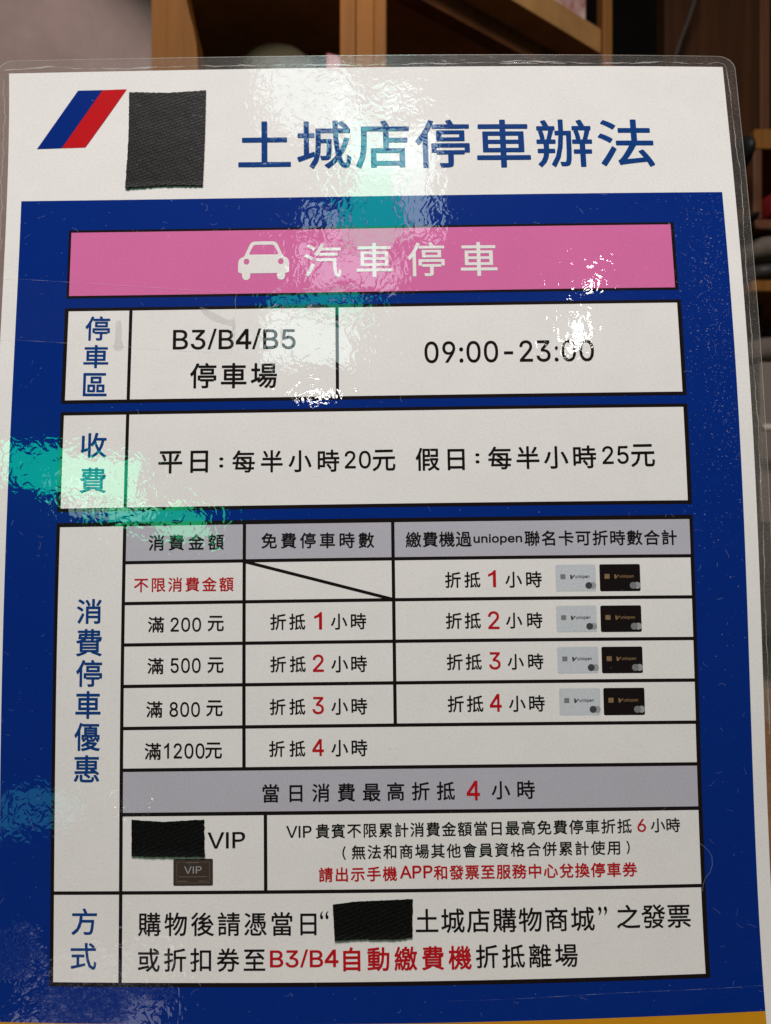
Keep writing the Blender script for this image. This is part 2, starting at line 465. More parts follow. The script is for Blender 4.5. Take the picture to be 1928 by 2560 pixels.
# sans outlines for figures and Latin letters: advance, loops (1/400 em)
LATIN = {
    '0': (181, [[91,-3,70,0,52,10,38,25,28,45,21,71,19,102,21,132,28,158,38,179,52,194,70,203,91,206,112,203,129,194,143,179,154,158,160,132,162,102,160,71,154,45,143,25,129,10,112,0], [91,20,104,22,116,29,125,41,132,57,136,78,138,102,136,126,132,146,125,162,116,174,104,181,91,184,77,181,65,174,56,162,49,146,45,126,44,102,45,78,49,57,56,41,65,29,77,22]]),
    '1': (162, [[108,0,108,210,92,210,83,196,69,180,51,168,33,160,33,134,48,141,66,151,82,163,82,0]]),
    '2': (181, [[26,0,26,19,94,91,104,103,113,113,120,122,124,131,127,139,128,149,127,159,123,167,117,174,109,180,100,183,89,184,78,183,69,179,61,173,56,165,52,156,51,145,26,145,28,162,34,177,44,189,57,198,73,204,90,206,107,204,122,199,135,190,144,178,150,164,152,149,151,138,148,127,143,116,134,103,122,89,107,72,61,24,61,23,156,23,156,0]]),
    '3': (181, [[87,-3,69,-1,53,4,39,12,28,23,21,37,17,53,44,53,46,43,51,35,57,28,66,24,76,21,87,20,99,21,110,24,119,30,126,37,130,47,132,58,130,69,126,78,120,87,110,93,97,98,80,99,63,99,63,120,115,179,115,181,28,181,28,203,149,203,149,184,85,111,85,116,105,115,123,110,138,101,148,89,155,74,157,58,155,41,148,26,137,14,123,5,107,-1]]),
    '4': (169, [[104,0,104,50,10,50,10,77,101,210,130,210,130,77,158,77,158,50,130,50,130,0],[104,77,104,165,41,77]]),
    '5': (181, [[88,-3,71,-1,56,4,43,13,33,24,27,37,24,52,49,52,51,43,55,36,61,29,69,24,78,21,88,20,100,21,110,26,119,33,126,42,130,53,131,65,130,77,125,88,119,98,110,105,99,109,87,111,77,110,67,107,58,103,51,98,27,101,38,203,147,203,147,181,60,181,54,121,62,126,71,130,81,133,92,133,105,132,118,128,129,122,138,114,146,104,152,92,155,79,156,65,154,47,148,30,137,17,123,6,107,-1]]),
    '6': (181, [[91,-3,73,-1,57,6,44,16,34,30,28,46,25,65,27,80,32,96,41,114,55,136,101,203,129,203,60,104,58,104,62,110,66,115,72,119,78,123,86,125,94,126,111,124,126,118,139,108,148,96,154,81,156,63,153,45,147,29,137,16,124,6,108,-1], [91,19,102,21,111,25,120,32,126,41,130,51,131,63,130,75,126,85,120,94,111,101,102,105,91,106,79,105,70,101,61,94,55,86,51,75,50,63,51,51,55,41,61,32,70,25,79,21]]),
    '7': (181, [[39,0,129,179,129,181,25,181,25,203,156,203,156,179,66,0]]),
    '8': (181, [[91,-3,71,-1,54,5,40,13,30,25,23,38,21,54,22,67,26,78,32,88,40,96,50,102,61,106,61,107,48,113,37,123,30,137,28,152,30,167,36,180,46,191,58,199,73,204,91,206,107,204,122,199,135,191,145,180,151,167,153,152,150,137,144,123,133,113,120,107,120,106,131,102,140,96,149,88,155,78,159,67,160,54,158,38,151,25,141,13,127,5,110,-1], [91,20,103,21,114,24,123,29,129,37,133,45,135,55,133,66,129,75,122,83,113,89,102,93,91,94,78,93,68,89,59,83,52,75,48,66,46,55,48,45,52,37,58,29,67,24,78,21], [91,116,101,117,110,120,117,125,123,132,126,141,128,150,127,160,123,168,117,175,110,180,101,183,91,184,80,183,71,180,63,175,58,168,54,160,53,150,54,141,58,132,64,125,71,120,80,117]]),
    '9': (181, [[90,206,108,204,124,198,137,187,147,174,153,157,156,139,154,124,149,108,140,90,126,67,80,0,52,0,121,99,123,99,120,93,115,88,109,84,103,81,95,79,87,78,70,80,55,86,42,95,33,108,27,123,25,141,28,159,34,175,44,188,57,198,73,204], [90,184,79,183,70,178,61,172,55,163,51,152,50,141,51,129,55,118,61,109,70,103,79,99,90,97,102,99,111,103,120,109,126,118,130,128,131,140,130,152,126,163,120,172,112,178,102,183]]),
    'B': (182, [[24,0,24,203,96,203,116,202,132,196,144,188,152,177,158,164,159,150,158,138,155,128,149,120,143,114,135,110,126,107,126,105,136,103,145,98,154,91,161,81,166,69,167,54,165,40,160,27,151,16,138,7,120,2,99,0], [50,23,98,23,118,25,132,32,140,42,142,55,141,65,137,74,131,81,122,87,112,91,99,92,50,92], [50,114,95,114,106,115,115,118,123,124,129,131,133,139,134,149,132,161,125,172,113,178,96,181,50,181]]),
    'V': (195, [[82,0,0,212,31,212,85,62,92,42,98,23,104,44,111,64,166,212,196,212,112,0]]),
    'I': (81, [[26,0,55,0,55,212,26,212]]),
    'P': (191, [[23,0,23,212,104,212,124,211,139,207,152,200,162,189,169,175,172,159,172,145,166,126,156,110,146,100,133,92,117,88,102,86,52,86,52,0],[52,111,103,111,120,113,133,120,140,131,142,149,141,162,136,174,128,182,119,187,102,188,52,188]]),
    'A': (195, [[0,0,82,212,112,212,197,0,166,0,143,64,54,64,30,0],[63,88,134,88,111,147,102,172,97,190,93,174,85,150]]),
    'u': (164, [[73,-2,59,0,46,4,36,12,28,23,23,38,21,56,21,152,45,152,45,58,48,42,55,30,66,23,80,20,90,21,100,25,107,31,113,39,117,49,118,61,118,152,143,152,143,0,119,0,119,37,123,37,114,19,103,7,89,0]]),
    'n': (164, [[45,91,45,0,21,0,21,152,45,152,45,115,41,115,49,133,61,145,75,152,91,154,105,152,118,147,128,139,136,128,141,114,143,96,143,0,118,0,118,94,116,110,109,122,98,129,84,132,74,130,64,127,57,121,51,113,47,103]]),
    'i': (67, [[21,0,21,152,45,152,45,0], [33,177,27,178,22,182,18,187,17,193,18,200,22,205,27,208,33,209,40,208,46,205,49,200,51,193,49,187,46,182,40,178]]),
    'o': (166, [[83,-3,64,-1,47,7,33,18,22,34,16,53,14,75,16,97,22,116,33,132,47,144,64,151,83,154,102,151,119,144,133,132,144,116,150,97,152,75,150,53,144,34,133,18,119,7,102,-1], [83,19,97,21,108,26,117,35,123,47,126,60,128,75,126,90,123,103,117,115,108,124,97,130,83,132,69,130,58,124,49,115,43,103,40,90,39,75,40,60,43,47,49,35,58,26,69,21]]),
    'p': (170, [[21,-57,21,152,45,152,45,128,47,128,51,133,55,138,61,144,69,149,79,153,92,154,110,151,125,144,138,133,148,117,154,98,156,76,154,53,148,34,138,18,125,6,110,-1,92,-3,79,-2,69,2,61,7,55,12,51,18,47,23,45,23,45,-57], [88,19,101,21,112,26,120,35,126,47,130,60,131,76,130,91,126,104,120,116,112,125,101,130,88,132,75,130,64,125,56,116,50,105,46,92,45,76,46,60,50,46,56,35,65,26,75,21]]),
    'e': (162, [[85,-3,64,-1,47,7,33,18,22,34,16,53,14,75,16,97,22,116,32,132,46,144,63,151,82,154,94,153,106,150,118,144,128,136,136,126,143,113,147,97,148,78,148,68,30,68,30,88,135,88,124,81,123,95,119,107,113,118,105,126,95,130,82,132,69,130,59,125,50,118,44,108,40,97,38,84,38,71,40,55,44,42,51,32,60,25,72,20,85,18,94,19,101,21,108,24,114,29,119,35,122,42,146,36,141,25,134,16,125,8,113,2,100,-2]]),
    '/': (86, [[2,-2,22,-2,84,214,64,214]]),
    ':': (75, [[38,-2,31,0,25,4,21,9,20,16,21,23,25,29,31,33,38,35,45,33,51,29,55,23,56,16,55,9,51,4,45,0], [38,108,31,110,25,114,21,119,20,126,21,134,25,139,31,143,38,145,45,143,51,139,55,134,56,126,55,119,51,114,45,110]]),
    '-': (181, [[135,98,135,75,46,75,46,98]]),
    '(': (109, [[36,83,37,106,40,129,46,153,53,176,61,198,71,216,94,216,85,194,76,171,70,148,65,125,62,103,60,83,61,64,64,46,69,27,75,6,84,-15,94,-38,71,-38,55,-9,45,22,38,52]]),
    ')': (109, [[15,-38,26,-15,34,7,41,27,45,47,48,65,49,83,48,103,45,125,40,148,33,171,25,194,15,216,39,216,48,198,57,176,64,153,69,129,72,105,74,83,71,52,65,21,54,-9,39,-38]]),
}


def flat_text(s):
    """one character or a Latin string -> filled flat mesh in em units"""
    if all(ch in LATIN for ch in s):
        vs, fs, x = [], [], 0
        for ch in s:
            adv, loops = LATIN[ch]
            v, f = fill([[((lp[i] + x) / 400, lp[i + 1] / 400) for i in range(0, len(lp), 2)] for lp in loops])
            fs += [tuple(i + len(vs) for i in q) for q in f]
            vs += v
            x += adv
        return np.array(vs), fs
    c = bpy.data.curves.new('glyph', 'FONT')
    c.body = s
    c.size = 1
    c.resolution_u = 3
    o = bpy.data.objects.new('glyph', c)
    COL.objects.link(o)
    m = o.evaluated_get(bpy.context.evaluated_depsgraph_get()).to_mesh()
    v = np.array([(q.co.x, q.co.y) for q in m.vertices]).reshape(-1, 2)
    f = [tuple(p.vertices) for p in m.polygons]
    bpy.data.objects.remove(o)
    bpy.data.curves.remove(c)
    return v, f


def glyph(s, w):
    """flat mesh of a glyph, strokes widened by w em with round corners: verts (x, y, layer), faces, box"""
    if (s, w) in GLYPH:
        return GLYPH[(s, w)]
    v, f = flat_text(s)
    V = [np.concatenate([v, np.zeros((len(v), 1))], 1)]
    F = list(f)
    n = len(v)
    if w > 0:
        cnt = {}
        key = {}
        rep = [key.setdefault((round(x, 5), round(y, 5)), i) for i, (x, y) in enumerate(v)]
        for q in f:
            for i in range(len(q)):
                e = tuple(sorted((rep[q[i]], rep[q[(i + 1) % len(q)]])))
                cnt[e] = cnt.get(e, 0) + 1
        k = 0
        used = set()
        for (a, b), c in cnt.items():
            if c != 1 or a == b:
                continue
            d = v[b] - v[a]
            L = np.hypot(*d)
            if L < 1e-6:
                continue
            nn = np.array([-d[1], d[0]]) / L * w
            k += 1
            lay = -(1 + k % 7)
            V.append(np.array([(*(v[a] + nn), lay), (*(v[b] + nn), lay), (*(v[b] - nn), lay), (*(v[a] - nn), lay)]))
            F.append((n, n + 1, n + 2, n + 3))
            n += 4
            used.update((a, b))
        for a in used:
            k += 1
            lay = -(9 + k % 7)
            V.append(np.array([(v[a][0] + w * math.cos(t), v[a][1] + w * math.sin(t), lay) for t in np.arange(8) * math.pi / 4]))
            F.append(tuple(range(n, n + 8)))
            n += 8
    V = np.concatenate(V)
    b = (V[:, 0].min(), V[:, 0].max(), V[:, 1].min(), V[:, 1].max())
    GLYPH[(s, w)] = (V, F, b)
    return GLYPH[(s, w)]


def text_mesh(s, w, u0, u1, vl, vr, h):
    """string set so that its ink spans u0..u1, centred on the line vl-vr, ink height h"""
    V, F = [], []
    cjk = ord(s[0]) > 0x2fff
    units = list(s) if cjk else [s]
    G = [glyph(x, w) for x in units]
    n = len(units)
    if n == 1:
        v, f, b = G[0]
        x = u0 + (v[:, 0] - b[0]) / (b[1] - b[0]) * (u1 - u0)
        y = -(v[:, 1] - (b[2] + b[3]) / 2) / (b[3] - b[2]) * h
        V.append(np.stack([x, y, v[:, 2]], -1))
        F.append(f)
    else:
        top = max(g[2][3] for g in G)
        bot = min(g[2][2] for g in G)
        sc = h / (top - bot)
        sx = sc
        a = u0 - G[0][2][0] * sx
        pitch = (u1 - G[-1][2][1] * sx - a) / (n - 1)
        if pitch < sx:                                   # set tight: narrow the letters too
            sx = (u1 - u0) / (n - 1 - G[0][2][0] + G[-1][2][1])
            a = u0 - G[0][2][0] * sx
            pitch = sx
        for i, (v, f, b) in enumerate(G):
            V.append(np.stack([a + i * pitch + v[:, 0] * sx, -(v[:, 1] - (top + bot) / 2) * sc, v[:, 2]], -1))
            F.append(f)
    base = 0
    vs, fs = [], []
    for v, f in zip(V, F):
        v[:, 1] += vl + (vr - vl) * (v[:, 0] - u0) / max(u1 - u0, 1e-6)
        vs.append(v)
        fs += [tuple(i + base for i in q) for q in f]
        base += len(v)
    return np.concatenate(vs), fs


def text_obj(parts, mat, parent, h, name='lettering'):
    vs, fs, b = [], [], 0
    for v, f in parts:
        if v.shape[1] == 2:
            v = np.concatenate([v, np.zeros((len(v), 1))], 1)
        vs.append(v)
        fs += [tuple(i + b for i in q) for q in f]
        b += len(v)
    v = np.concatenate(vs)
    return sheet_mesh(name, v[:, :2], fs, mat, parent, h + v[:, 2] * .0015, smooth=False)


def merge(parts):
    vs, fs, b = [], [], 0
    for v, f in parts:
        v = np.asarray(v, float).reshape(-1, 2)
        vs.append(v)
        fs += [tuple(i + b for i in q) for q in f]
        b += len(v)
    return np.concatenate(vs), fs


def ribbon(pts, width):
    """thin flat strip along a 2D polyline"""
    p = np.asarray(pts, float)
    t = np.gradient(p, axis=0)
    t /= np.linalg.norm(t, axis=1)[:, None] + 1e-9
    nrm = np.stack([-t[:, 1], t[:, 0]], -1)
    w = np.asarray(width, float)
    w = np.full(len(p), w) if w.ndim == 0 else w
    a, b = p + nrm * w[:, None] / 2, p - nrm * w[:, None] / 2
    v = np.concatenate([a, b])
    n = len(p)
    return v, [(i, i + 1, n + i + 1, n + i) for i in range(n - 1)]


def round_rect(u0, v0, u1, v1, r, n=5):
    pts = []
    for cx, cy, a0 in ((u1 - r, v0 + r, -90), (u1 - r, v1 - r, 0), (u0 + r, v1 - r, 90), (u0 + r, v0 + r, 180)):
        for k in range(n + 1):
            a = math.radians(a0 + 90 * k / n)
            pts.append((cx + r * math.cos(a), cy + r * math.sin(a)))
    return pts


def circle(cu, cv, r, n=20, sy=1.0):
    return [(cu + r * math.cos(2 * math.pi * k / n), cv + sy * r * math.sin(2 * math.pi * k / n)) for k in range(n)]


# ---------------------------------------------------------------- lettering: cell, text, ink, weight, u0, u1, v left, v right, height (mm)
TEXT = [
    ('title', '土城店停車辦法', 'blue', 0.012, 67.15, 188.74, 25.78, 26.57, 16.18),
    ('banner', '汽車停車', 'white', 0.008, 86.61, 142.41, 63.58, 63.96, 10.78),
    ('area_h', '停', 'blue', 0.014, 23.84, 30.82, 83.65, 83.75, 7.41),
    ('area_h', '車', 'blue', 0.014, 23.63, 30.70, 92.15, 92.25, 6.95),
    ('area_h', '區', 'blue', 0.014, 23.80, 30.52, 100.50, 100.60, 6.85),
    ('area', 'B3/B4/B5', 'black', 0.007, 48.89, 84.12, 87.33, 87.68, 6.31),
    ('area', '停車場', 'black', 0.014, 54.01, 78.85, 98.35, 98.60, 7.57),
    ('hours', '09:00-23:00', 'black', 0.007, 120.89, 168.37, 92.43, 92.54, 6.53),
    ('fee_h', '收', 'blue', 0.014, 23.78, 31.01, 118.21, 118.32, 7.21),
    ('fee_h', '費', 'blue', 0.014, 23.85, 31.10, 128.21, 128.32, 7.24),
    ('fee', '平日', 'black', 0.014, 45.58, 59.54, 123.47, 123.46, 6.40),
    ('fee', ':', 'black', 0.016, 62.67, 63.84, 123.75, 123.77, 2.92),
    ('fee', '每半小時', 'black', 0.014, 66.38, 96.48, 123.53, 123.73, 6.36),
    ('fee', '20', 'black', 0.007, 97.98, 105.33, 123.52, 123.57, 5.10),
    ('fee', '元', 'black', 0.014, 105.78, 112.20, 123.87, 123.83, 6.09),
    ('fee', '假日', 'black', 0.014, 117.84, 131.52, 123.71, 123.74, 6.58),
    ('fee', ':', 'black', 0.016, 134.48, 135.64, 123.62, 123.64, 2.91),
    ('fee', '每半小時', 'black', 0.014, 138.02, 167.72, 123.60, 123.58, 6.54),
    ('fee', '25', 'black', 0.007, 169.37, 176.52, 123.20, 123.12, 5.18),
    ('fee', '元', 'black', 0.014, 177.13, 183.56, 123.42, 123.36, 6.46),
    ('h1', '消費金額', 'black', 0.016, 43.32, 64.20, 146.14, 146.14, 4.45),
    ('h2', '免費停車時數', 'black', 0.016, 74.63, 106.00, 146.04, 146.26, 4.41),
    ('h3', '繳費機過', 'black', 0.016, 114.73, 132.94, 146.28, 146.28, 4.28),
    ('h3', 'uniopen', 'black', 0.016, 133.45, 146.78, 146.52, 146.48, 3.02),
    ('h3', '聯名卡可折時數合計', 'black', 0.016, 147.42, 188.53, 146.29, 146.44, 4.23),
    ('a1', '不限消費金額', 'red', 0.014, 39.50, 66.98, 157.71, 157.88, 4.01),
    ('b1', '滿', 'black', 0.016, 43.48, 47.93, 168.62, 168.69, 4.29),
    ('b1', '200', 'black', 0.007, 49.71, 58.11, 168.72, 168.84, 3.91),
    ('b1', '元', 'black', 0.016, 59.89, 64.35, 168.58, 168.65, 4.23),
    ('d1', '滿', 'black', 0.016, 43.48, 47.91, 179.87, 179.94, 4.38),
    ('d1', '500', 'black', 0.007, 49.81, 58.05, 179.81, 179.93, 4.07),
    ('d1', '元', 'black', 0.016, 59.89, 64.33, 179.86, 179.92, 4.25),
    ('e1', '滿', 'black', 0.016, 43.27, 47.69, 191.56, 191.62, 4.41),
    ('e1', '800', 'black', 0.007, 49.58, 57.91, 191.64, 191.76, 4.03),
    ('e1', '元', 'black', 0.016, 59.62, 64.10, 191.47, 191.53, 4.28),
    ('f1', '滿', 'black', 0.016, 42.91, 47.37, 202.75, 202.81, 4.50),
    ('f1', '1200', 'black', 0.007, 48.19, 59.20, 202.66, 202.80, 4.19),
    ('f1', '元', 'black', 0.016, 59.33, 63.93, 202.74, 202.80, 4.31),
    ('b2', '折抵', 'black', 0.014, 77.11, 86.81, 168.42, 168.43, 4.41),
    ('b2', '1', 'red', 0.007, 89.24, 91.41, 168.24, 168.27, 4.73),
    ('b2', '小時', 'black', 0.014, 93.83, 103.59, 168.52, 168.52, 4.41),
    ('d2', '折抵', 'black', 0.014, 77.10, 86.89, 179.91, 179.91, 4.37),
    ('d2', '2', 'red', 0.007, 88.80, 91.85, 179.72, 179.75, 4.68),
    ('d2', '小時', 'black', 0.014, 93.88, 103.66, 180.06, 180.05, 4.49),
    ('e2', '折抵', 'black', 0.014, 76.95, 86.70, 191.35, 191.35, 4.34),
    ('e2', '3', 'red', 0.007, 88.61, 91.77, 191.09, 191.13, 4.64),
    ('e2', '小時', 'black', 0.014, 93.79, 103.60, 191.43, 191.42, 4.46),
    ('f2', '折抵', 'black', 0.014, 76.73, 86.64, 202.52, 202.51, 4.30),
    ('f2', '4', 'red', 0.007, 88.53, 91.69, 202.26, 202.29, 4.48),
    ('f2', '小時', 'black', 0.014, 93.70, 103.54, 202.50, 202.49, 4.48),
    ('a3', '折抵', 'black', 0.014, 125.40, 135.12, 157.54, 157.53, 4.38),
    ('a3', '1', 'red', 0.007, 137.21, 139.37, 157.30, 157.32, 4.64),
    ('a3', '小時', 'black', 0.014, 141.89, 151.85, 157.63, 157.61, 4.44),
    ('b3', '折抵', 'black', 0.014, 125.39, 135.01, 168.71, 168.69, 4.40),
    ('b3', '2', 'red', 0.007, 136.97, 140.06, 168.62, 168.65, 4.84),
    ('b3', '小時', 'black', 0.014, 141.82, 151.75, 168.79, 168.77, 4.34),
    ('d3', '折抵', 'black', 0.014, 125.45, 135.03, 179.86, 179.84, 4.37),
    ('d3', '3', 'red', 0.007, 136.99, 140.13, 179.64, 179.67, 4.68),
    ('d3', '小時', 'black', 0.014, 142.01, 151.72, 179.94, 179.91, 4.30),
    ('e3', '折抵', 'black', 0.014, 125.50, 135.24, 191.11, 191.09, 4.45),
    ('e3', '4', 'red', 0.007, 136.94, 140.20, 190.89, 190.92, 4.76),
    ('e3', '小時', 'black', 0.014, 142.13, 151.82, 191.19, 191.16, 4.39),
    ('g', '當日消費最', 'black', 0.014, 74.92, 106.97, 214.25, 214.23, 4.87),
    ('g', '高折抵', 'black', 0.014, 108.73, 127.08, 214.13, 214.08, 4.87),
    ('g', '4', 'red', 0.007, 130.21, 133.83, 214.09, 214.13, 5.18),
    ('g', '小時', 'black', 0.014, 136.95, 148.58, 214.07, 214.02, 4.88),
    ('v1', 'VIP', 'black', 0.007, 60.03, 70.17, 226.47, 226.38, 4.23),
    ('v2', 'VIP', 'black', 0.007, 81.28, 88.17, 224.40, 224.41, 3.08),
    ('v2', '貴賓不限累計消費金額當日最高免費停車折抵', 'black', 0.014, 89.30, 174.09, 224.30, 223.90, 3.85),
    ('v2', '6', 'red', 0.007, 175.56, 177.89, 223.86, 223.83, 3.42),
    ('v2', '小時', 'black', 0.014, 179.12, 186.88, 223.85, 223.85, 3.79),
    ('v2', '(', 'black', 0.000, 96.44, 97.38, 230.03, 230.04, 3.42),
    ('v2', '無法和商場其他會員資格合併累計使用', 'black', 0.014, 98.95, 170.83, 229.91, 229.54, 3.77),
    ('v2', ')', 'black', 0.000, 172.49, 173.41, 229.50, 229.52, 3.46),
    ('v2', '請出示手機', 'red', 0.020, 90.01, 111.10, 235.63, 235.49, 3.82),
    ('v2', 'APP', 'red', 0.012, 111.85, 120.63, 235.17, 235.15, 3.29),
    ('v2', '和發票至服務中心兌換停車券', 'red', 0.020, 120.93, 175.16, 235.40, 235.31, 3.85),
    ('m_h', '方', 'blue', 0.012, 23.52, 30.34, 247.35, 247.35, 6.94),
    ('m_h', '式', 'blue', 0.012, 23.36, 30.29, 256.29, 256.26, 6.87),
    ('m', '購物後請憑當日', 'black', 0.011, 41.32, 89.28, 248.04, 248.11, 6.09),
    ('m', '“', 'black', 0.000, 90.23, 92.53, 246.00, 245.96, 2.07),
    ('m', '土城店購物商城', 'black', 0.011, 115.85, 163.43, 247.74, 247.92, 6.25),
    ('m', '”', 'black', 0.000, 164.43, 166.81, 245.94, 245.93, 2.21),
    ('m', '之發票', 'black', 0.011, 169.24, 188.63, 247.60, 247.71, 6.25),
    ('m', '或折扣券至', 'black', 0.011, 41.38, 75.49, 257.15, 257.17, 5.99),
    ('m', 'B3/B4', 'red', 0.010, 76.73, 95.08, 256.86, 256.90, 4.56),
    ('m', '自動繳費機', 'red', 0.020, 96.32, 130.57, 257.23, 257.15, 6.10),
    ('m', '折抵離場', 'black', 0.011, 131.68, 158.61, 256.97, 257.14, 6.00),
    ('left_h', '消', 'blue', 0.014, 23.99, 30.75, 164.70, 164.81, 6.84),
    ('left_h', '費', 'blue', 0.014, 23.97, 31.02, 173.22, 173.33, 7.43),
    ('left_h', '停', 'blue', 0.014, 24.11, 31.15, 181.54, 181.65, 7.32),
    ('left_h', '車', 'blue', 0.014, 24.05, 30.88, 190.06, 190.16, 7.47),
    ('left_h', '優', 'blue', 0.014, 23.85, 30.78, 198.63, 198.73, 7.56),
    ('left_h', '惠', 'blue', 0.014, 23.82, 30.68, 207.14, 207.22, 7.22),
]

# ---------------------------------------------------------------- the laminated notice
notice = empty('laminated_notice', BASE, 'laminated parking notice with blue panel, pink banner and ruled table', 'notice')

# paper: front, back and cut edge
uv, f = grid(0, 0, 210, 297, 6)
nu, nv = 36, 51
nu = int(math.ceil(210 / 6)); nv = int(math.ceil(297 / 6))
N = len(uv)
rim = [i for i in range(nu + 1)] + [j*(nu+1)+nu for j in range(1, nv + 1)] + [nv*(nu+1)+i for i in range(nu - 1, -1, -1)] + [j*(nu+1) for j in range(nv - 1, 0, -1)]
faces = list(f) + [tuple(N + i for i in reversed(q)) for q in f]
ruv = [uv[i] for i in rim]
R_ = len(rim)
for k in range(R_):
    j = (k + 1) % R_
    faces.append((2*N + k, 2*N + j, 2*N + R_ + j, 2*N + R_ + k))
sheet_mesh('paper_sheet', uv + uv + ruv + ruv, faces, PAPER, notice, [0.0] * N + [-0.15] * N + [0.0] * R_ + [-0.15] * R_)

# clear laminate margin round the paper


def rounded_outline(u0, v0, u1, v1, r, per):
    pts = []
    corners = [((u1 - r, v0 + r), -90), ((u1 - r, v1 - r), 0), ((u0 + r, v1 - r), 90), ((u0 + r, v0 + r), 180)]
    sides = [((u0 + r, v0), (u1 - r, v0)), ((u1, v0 + r), (u1, v1 - r)), ((u1 - r, v1), (u0 + r, v1)), ((u0, v1 - r), (u0, v0 + r))]
    for (a, b), (cc, a0) in zip(sides, corners):
        n = max(2, int(math.hypot(b[0]-a[0], b[1]-a[1]) / per))
        for k in range(n):
            pts.append((a[0] + (b[0]-a[0]) * k / n, a[1] + (b[1]-a[1]) * k / n))
        for k in range(8):
            t = math.radians(a0 + 90 * k / 8)
            pts.append((cc[0] + r * math.cos(t), cc[1] + r * math.sin(t)))
    return pts


outer = rounded_outline(-3.3, -3.9, 213.5, 301, 4.6, 3.0)
outer = [(u, v - .55 * (1 - u / 210) * (v < 0)) for u, v in outer]
inner = [(min(max(u, -.05), 210.05), min(max(v, -.05), 297.05)) for u, v in outer]
n = len(outer)
MU = [outer, inner]
uvr = outer + inner + outer + inner
hs = [-.03] * n + [.01] * n + [-.22] * n + [-.2] * n
fc = []
for k in range(n):
    j = (k + 1) % n
    fc += [(k, j, n + j, n + k), (2*n + j, 2*n + k, 3*n + k, 3*n + j)]
RIMM = clear_mat('clear_film', (.60, .55, .50), .036, .13, .05, .10)
film = sheet_mesh('film_margin', uvr, fc, RIMM, notice, hs, smooth=False)
fc = [(k, (k + 1) % n, n + (k + 1) % n, n + k) for k in range(n)]
EDGEM = clear_mat('cut_film_edge', (.75, .70, .64), .30, .25, .12, .15)  # bright highlight along the outer edge put in as paler colour
inner2 = [(105 + (u - 105) * (1 - .18 / 108), 150 + (v - 150) * (1 - .18 / 152)) for u, v in outer]
sheet_mesh('cut_edge', outer + inner2 + outer, fc + [(k, (k + 1) % n, 2*n + (k + 1) % n, 2*n + k) for k in range(n)], EDGEM, film, [-.02] * n * 2 + [-.22] * n, smooth=False)


# pale weld lines where the two films meet the paper edge
def wander(a, b, per, base, amp, seed, axis):
    r = np.random.default_rng(seed)
    m = int(abs(b - a) / per)
    t = np.linspace(a, b, m)
    w = np.zeros(m)
    for kk, am in ((2.2, .5), (6., .35), (15., .35), (40., .22), (90., .12)):
        w += am * np.sin(t / abs(b - a) * kk * 6.28 + r.uniform(0, 6.28))
    off = base + amp * w
    return np.stack([t, off], -1) if axis == 0 else np.stack([off, t], -1)


WELD = clear_mat('weld_line', (.86, .82, .76), .32, .45, .10, .12)
top = wander(-1.2, 206, .45, -1.05, .34, 3, 0)
top[:, 1] = np.minimum(top[:, 1], -.35)
top[:, 1] -= 1.0 * np.exp(-((top[:, 0] - 10) / 9) ** 2) + .4 * np.exp(-((top[:, 0] - 150) / 12) ** 2) + .5 * np.exp(-((top[:, 0] - 196) / 9) ** 2)
wd = np.abs(.20 + .16 * np.sin(top[:, 0] * .21) + .14 * np.sin(top[:, 0] * .63 + 2))
right = wander(2, 200, .6, 211.3, .25, 5, 1)
right[:, 0] += .5 * np.exp(-((right[:, 1] - 38) / 10) ** 2)
left = wander(2, 90, .6, -1.5, .4, 9, 1)
cornerw = np.array([(206, top[-1, 1]), (208.5, -1.7), (210.3, -1.1), (211.0, .4), (right[0, 0], 2)])
ws = [ribbon(top, wd), ribbon(right, .16 + .08 * np.sin(right[:, 1] * .3)), ribbon(left, .14), ribbon(cornerw, .16)]
v, f = merge(ws)
sheet_mesh('weld_line', v, f, WELD, film, .03)
# small bright blobs of weld along the top edge
for (u, du, dv) in ((95, 9, .5), (148, 5, .45), (152, 9, .7), (163, 5, .5), (171, 4, .45), (178, 6, .35)):
    pts = [(u + du / 2 * math.cos(a) * (1 + .2 * math.sin(3 * a + u)), -.95 + dv / 2 * math.sin(a) * (1 + .3 * math.sin(2 * a + u))) for a in np.linspace(0, 6.28, 24)[:-1]]
    sheet_mesh('weld_blob', *fill([pts]), clear_mat('weld_blob', (.85, .85, .85), .22, .3, .12, .08), film, .05)

# ---- emblem, title
emb = sheet_mesh('emblem', *fill([[(19.82, 6.38), (27.0, 6.35), (15.25, 25.85), (8.11, 26.02)]]), BLUEM, notice, .05)
sheet_mesh('emblem_stripe', *fill([[(27.0, 6.35), (34.11, 6.21), (22.13, 25.72), (15.25, 25.85)]]), REDL, emb, .06)

# ---- blue panel, orange band
rect('blue_panel', 4.1, 43.2, 206.5, 273.28, BLUEM, notice, .03)
rect('orange_band', 4.1, 273.28, 206.5, 290, ORANGEM, notice, .03)

# ---- ruled boxes and their cells
UL, UR, C1, C2, C3, D2 = 17.8, 192.95, 36.64, 69.9, 111.2, 96.04
VD = 75.67
VT = dict(tT=140.2, h=151.55, a=162.81, b=174.1, d=185.32, e=196.61, f=207.74, g=219.51, m=239.97, tB=264.03)
O, I = 1.0, .47


def box(u0, v0, u1, v1):
    return rect('ruled_box', u0, v0, u1, v1, BLACKM, notice, .06)


CELL = {}


def cell(key, u0, v0, u1, v1, mat=None, name='table_cell'):
    CELL[key] = rect(name, u0, v0, u1, v1, mat or CELLM, notice, .09)


